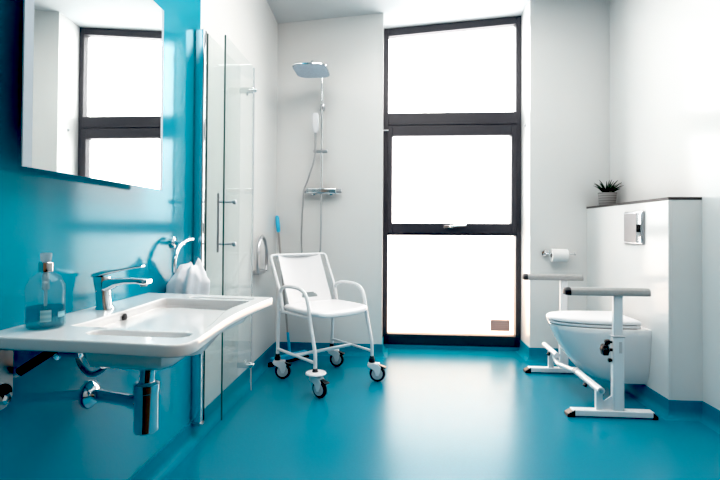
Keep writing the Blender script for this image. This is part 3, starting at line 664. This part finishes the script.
# grab loop on the white shower wall
t = thing('grab_loop', 'chrome D-shaped grab loop on the white shower wall behind the glass', 'grab rail', (L, 3.41, 0.76))
b = nb(); box(b, L, L + 0.05, 3.36, 3.54, 0.745, 0.775); obj('base_plate', b, 'satin', t, bevel=0.006)
gx_ = L + 0.048
b = nb(); tube(b, smooth([(gx_, 3.335, 0.762), (gx_, 3.328, 0.86), (gx_, 3.350, 0.955), (gx_, 3.405, 1.012), (gx_, 3.460, 1.022), (gx_, 3.520, 0.99), (gx_, 3.565, 0.91), (gx_, 3.572, 0.82), (gx_, 3.550, 0.762)], 6), 0.0125, 14); obj('loop', b, 'satin', t)

# floor wiper leaning in the corner
t = thing('floor_wiper', 'floor squeegee with bright blue grip and head leaning in the shower corner', 'squeegee', (-0.88, 3.72, 0))
w0, w1 = Vector((-0.842, 3.80, 0.05)), Vector((-1.005, 3.98, 1.20))
b = nb(); cyl(b, w0.lerp(w1, 0.1), w0.lerp(w1, 0.92), 0.0085, 12); obj('pole', b, 'pole', t)
d_ = (w1 - w0).normalized()
b = nb(); lathe(b, [(0.010, -0.10), (0.017, -0.085), (0.019, -0.03), (0.017, 0.03), (0.012, 0.045), (0.0, 0.05)], w1 - d_ * 0.05, d_, 16); obj('grip', b, 'bluegrip', t)
b = nb(); cyl(b, w0, w0.lerp(w1, 0.16), 0.012, 14); obj('socket', b, 'bluegrip', t)
b = nb(); h0, h1 = Vector((-0.955, 3.655, 0.032)), Vector((-0.735, 3.93, 0.032)); hd2 = (h1 - h0).normalized(); hn = Vector((-hd2.y, hd2.x, 0))
def bar(bm, a, c, hw2, z0, z1):
    hexa(bm, [tuple(a + hn * s * hw2)[:2] + (z0,) for s in (1,)] + [tuple(a - hn * hw2)[:2] + (z0,), tuple(c - hn * hw2)[:2] + (z0,), tuple(c + hn * hw2)[:2] + (z0,)] +
             [tuple(a + hn * hw2)[:2] + (z1,), tuple(a - hn * hw2)[:2] + (z1,), tuple(c - hn * hw2)[:2] + (z1,), tuple(c + hn * hw2)[:2] + (z1,)])
bar(b, h0, h1, 0.020, 0.026, 0.066); obj('head', b, 'bluegrip', t, bevel=0.006)
b = nb(); bar(b, h0 - hd2 * 0.03, h1 + hd2 * 0.03, 0.007, 0.0, 0.034); obj('rubber_blade', b, 'rubber_gap', t, bevel=0.002)

# ================================================================== SHOWER CHAIR
CH = thing('shower_chair', 'white wheeled shower chair with armrests and moulded backrest in front of the shower', 'shower chair', (-0.496, 3.368, 0), radians(-135.6))
TR = 0.0125
SZ = 0.528
def legtop(sx):
    """rear leg, armrest and front leg in one bent tube"""
    return smooth([(sx, -0.235, 0.150), (sx, -0.232, 0.30), (sx, -0.222, 0.50), (sx, -0.205, 0.625), (sx, -0.155, 0.668), (sx, -0.06, 0.680), (sx, 0.05, 0.675), (sx, 0.120, 0.645), (sx, 0.155, 0.575), (sx, 0.185, 0.45), (sx, 0.222, 0.33), (sx, 0.238, 0.27), (sx, 0.240, 0.21), (sx, 0.240, 0.150)], 6)
SW = 0.246
for sx in (SW, -SW):
    b = nb(); tube(b, legtop(sx), TR, 14); obj('side_frame', b, 'whitemetal', CH, local=True)
    b = nb(); tube(b, [(sx, -0.237, 0.215), (sx, 0.238, 0.215)], 0.0105, 12); obj('side_rail', b, 'whitemetal', CH, local=True)
    b = nb(); tube(b, [(sx * 0.97, -0.225, SZ - 0.035), (sx * 0.97, 0.175, SZ - 0.035)], 0.011, 12); obj('seat_rail', b, 'whitemetal', CH, local=True)
b = nb(); tube(b, [(SW, 0.0, 0.215), (-SW, 0.0, 0.215)], 0.0125, 12); obj('cross_rail', b, 'whitemetal', CH, local=True)
b = nb(); tube(b, fillet([(0.245, -0.17, SZ - 0.03), (0.247, -0.20, 0.62), (0.25, -0.345, 0.885), (-0.25, -0.345, 0.885), (-0.247, -0.20, 0.62), (-0.245, -0.17, SZ - 0.03)], 0.03, 5), 0.0115, 14); obj('back_frame', b, 'whitemetal', CH, local=True)
# moulded back panel: curved sheet between the posts, with a hand hole at the bottom
def backpt(u, v, off):
    """u -1..1 across, v 0..1 upward"""
    y = -0.205 + (-0.335 + 0.205) * v; z = 0.60 + 0.28 * v
    hw3 = 0.192
    dish = -0.035 * (1 - u * u)
    return (u * hw3, y + dish + off, z)
b = nb()
nu2, nv2 = 48, 40
grid = {}
for side_ in (0, 1):
    for i in range(nu2 + 1):
        for j in range(nv2 + 1):
            u = -1 + 2 * i / nu2; v = -0.28 + 1.30 * j / nv2
            v = max(v, -0.28); vv = v
            x, y, z = backpt(u, vv, 0.006 if side_ == 0 else -0.006)
            grid[(side_, i, j)] = b.verts.new((x, y, z))
def hole(i, j):
    u = -1 + 2 * (i + 0.5) / nu2; v = -0.28 + 1.30 * (j + 0.5) / nv2
    return ((u + 0.12) / 0.36) ** 2 + ((v + 0.09) / 0.11) ** 2 < 1 and v > -0.11
solid = lambda i, j: 0 <= i < nu2 and 0 <= j < nv2 and not hole(i, j)
for i in range(nu2):
    for j in range(nv2):
        if not solid(i, j): continue
        q = [(i, j), (i + 1, j), (i + 1, j + 1), (i, j + 1)]
        for side_ in (0, 1): face(b, [grid[(side_, *k)] for k in q])
        for k0, k1, nbr in ((q[0], q[1], (i, j - 1)), (q[1], q[2], (i + 1, j)), (q[2], q[3], (i, j + 1)), (q[3], q[0], (i - 1, j))):
            if not solid(*nbr): face(b, [grid[(0, *k0)], grid[(0, *k1)], grid[(1, *k1)], grid[(1, *k0)]])
bmesh.ops.delete(b, geom=[v for v in b.verts if not v.link_faces], context='VERTS')
obj('backrest', b, 'whiteplastic', CH, local=True, sharp=50)
# seat: rounded square, slightly dished, rolled front
b = nb()
def seat_ring(k, z, n=48):
    out = []
    for i in range(n):
        a = 2 * pi * i / n; c, s = cos(a), sin(a); e = 2 / 5.0
        out.append((0.250 * k * (1 if c >= 0 else -1) * abs(c) ** e, 0.012 + (0.232 * k) * (1 if s >= 0 else -1) * abs(s) ** e, z - 0.02 * max(0, s * k) ** 6))
    return out
loft(b, [seat_ring(0.97, SZ - 0.022), seat_ring(1.0, SZ - 0.014), seat_ring(1.0, SZ + 0.002), seat_ring(0.97, SZ + 0.010), seat_ring(0.88, SZ + 0.010), seat_ring(0.70, SZ + 0.002), seat_ring(0.3, SZ - 0.002)])
obj('seat', b, 'whiteplastic', CH, local=True, sharp=50)
# castors
def castor(x, y, ang, flange):
    e = bpy.data.objects.new('castor', None); COL.objects.link(e); e.parent = CH; e.empty_display_size = 0.05
    e.location = (x, y, 0); e.rotation_euler = (0, 0, ang); e.scale = (1.1, 1.1, 1.1)
    b = nb(); lathe(b, [(0.013, 0.122), (0.020, 0.124), (0.021, 0.140), (0.016, 0.150), (0.0135, 0.165), (0.0125, 0.165)], (0, 0, 0)); obj('swivel', b, 'tyre', e, local=True)
    b = nb()
    top = [(-0.030, 0.112), (0.015, 0.122), (0.045, 0.114), (0.062, 0.098), (0.055, 0.062), (0.045, 0.040), (0.028, 0.040), (0.016, 0.075), (-0.022, 0.096)]
    for s in (-1, 1):
        loft(b, [[(px2, s * 0.016, z) for px2, z in top], [(px2, s * 0.023, z) for px2, z in top]])
    box(b, -0.026, 0.05, -0.020, 0.020, 0.106, 0.121)
    obj('fork', b, 'whiteplastic', e, local=True, bevel=0.003)
    b = nb(); lathe(b, [(0.030, -0.013), (0.045, -0.012), (0.051, -0.007), (0.0525, 0.0), (0.051, 0.007), (0.045, 0.012), (0.030, 0.013)], (0.036, 0, 0.0525), (0, 1, 0), 32); wh = obj('wheel', b, 'tyre', e, local=True)
    for s in (-1, 1):
        b = nb(); lathe(b, [(0.036, 0.0125), (0.036, 0.0155), (0.030, 0.0165), (0.014, 0.0145), (0.012, 0.020), (0.0, 0.021)], (0.036, 0, 0.0525), (0, s, 0), 28); obj('wheel_hub', b, 'hub', wh, local=True)
    b = nb(); hexa(b, [(0.048, -0.018, 0.098), (0.092, -0.022, 0.088), (0.092, 0.022, 0.088), (0.048, 0.018, 0.098), (0.045, -0.018, 0.112), (0.092, -0.022, 0.097), (0.092, 0.022, 0.097), (0.045, 0.018, 0.112)]); obj('brake_pedal', b, 'black', e, local=True, bevel=0.003)
    if flange:
        b = nb(); lathe(b, [(0.02, 0.132), (0.058, 0.133), (0.062, 0.138), (0.058, 0.144), (0.02, 0.146)], (0.006, 0, 0)); obj('bumper_disc', b, 'whiteplastic', e, local=True)
    return e
W2L = radians(135.6)
castor(SW, -0.235, W2L + 0.05, False)
castor(SW, 0.240, W2L - 0.55, True)
castor(-SW, -0.235, W2L - 0.1, False)
castor(-SW, 0.240, W2L - 0.1, False)

# ================================================================== LIGHT
wd = bpy.data.worlds.new('overcast_sky'); sc.world = wd; wd.use_nodes = True
nt = wd.node_tree; bg = nt.nodes['Background']
tc = nt.nodes.new('ShaderNodeTexCoord'); sp_ = nt.nodes.new('ShaderNodeSeparateXYZ'); rp = nt.nodes.new('ShaderNodeValToRGB')
mr = nt.nodes.new('ShaderNodeMapRange'); mr.inputs['From Min'].default_value = -1; mr.inputs['From Max'].default_value = 1
rp.color_ramp.elements[0].position = 0.38; rp.color_ramp.elements[0].color = (0.86, 0.84, 0.82, 1)
rp.color_ramp.elements[1].position = 0.52; rp.color_ramp.elements[1].color = (1.0, 0.985, 0.96, 1)
nt.links.new(tc.outputs['Generated'], sp_.inputs[0]); nt.links.new(sp_.outputs['Z'], mr.inputs['Value']); nt.links.new(mr.outputs[0], rp.inputs[0])
nt.links.new(rp.outputs[0], bg.inputs['Color']); bg.inputs['Strength'].default_value = 8.0

def area(name, loc, rot, sx, sy_, power, col=(1, 1, 1), portal=False):
    l = bpy.data.lights.new(name, 'AREA'); l.shape = 'RECTANGLE'; l.size = sx; l.size_y = sy_; l.energy = power; l.color = col
    o = bpy.data.objects.new(name, l); COL.objects.link(o); o.location = loc; o.rotation_euler = rot
    if portal: l.cycles.is_portal = True
    return o
area('window_daylight_portal', ((WX0 + WX1) / 2, WY + 0.12, 1.5), (radians(-90), 0, 0), 1.25, 3.0, 1, portal=True)
area('ceiling_fill', (0.15, 2.3, ceil_z(0.15, 2.3) - 0.08), (0, 0, 0), 2.0, 2.4, 58, (1.0, 0.935, 0.875))  # broad fill light added under the ceiling, without a fitting
area('ceiling_fill', (0.3, -0.4, ceil_z(0.3, -0.4) - 0.08), (0, 0, 0), 1.2, 0.9, 15, (1.0, 0.95, 0.90))  # weaker added fill, out of view behind the camera

# ================================================================== CAMERA
f_px = 470.0; YAW, PIT, ROL = radians(4.14), radians(0.8), radians(0.35)
fw = Vector((-sin(YAW) * cos(PIT), cos(YAW) * cos(PIT), sin(PIT))); r0 = Vector((cos(YAW), sin(YAW), 0)); u0 = r0.cross(fw)
rt = r0 * cos(ROL) + u0 * sin(ROL); up = u0 * cos(ROL) - r0 * sin(ROL)
cam = bpy.data.cameras.new('camera'); co = bpy.data.objects.new('camera', cam); COL.objects.link(co)
cam.sensor_width = 36.0; cam.lens = f_px * 36.0 / 720.0; cam.shift_y = (223.2294 - 240.0) / 720.0; cam.clip_start = 0.02
co.matrix_world = Matrix(((rt.x, up.x, -fw.x, 0), (rt.y, up.y, -fw.y, 0), (rt.z, up.z, -fw.z, 1.08), (0, 0, 0, 1)))
sc.camera = co
sc.view_settings.view_transform = 'Standard'; sc.view_settings.look = 'None'; sc.view_settings.exposure = 0.38
sc.view_settings.use_curve_mapping = True       # soft highlight shoulder, as the photograph's tone curve
cm = sc.view_settings.curve_mapping; cm.black_level = (0.029, 0.028, 0.027); cm.white_level = (8.0, 8.0, 8.0)
cc = cm.curves[3]
cc.points[0].location = (0, 0); cc.points[1].location = (1, 1)
for x, y in ((0.025, 0.2), (0.0625, 0.48), (0.1, 0.69), (0.125, 0.78), (0.1875, 0.868), (0.25, 0.90), (0.375, 0.93), (0.5, 0.952), (0.75, 0.985)): cc.points.new(x, y)
cm.update()
sc.cycles.max_bounces = 10; sc.cycles.transparent_max_bounces = 16; sc.cycles.caustics_reflective = False; sc.cycles.caustics_refractive = False
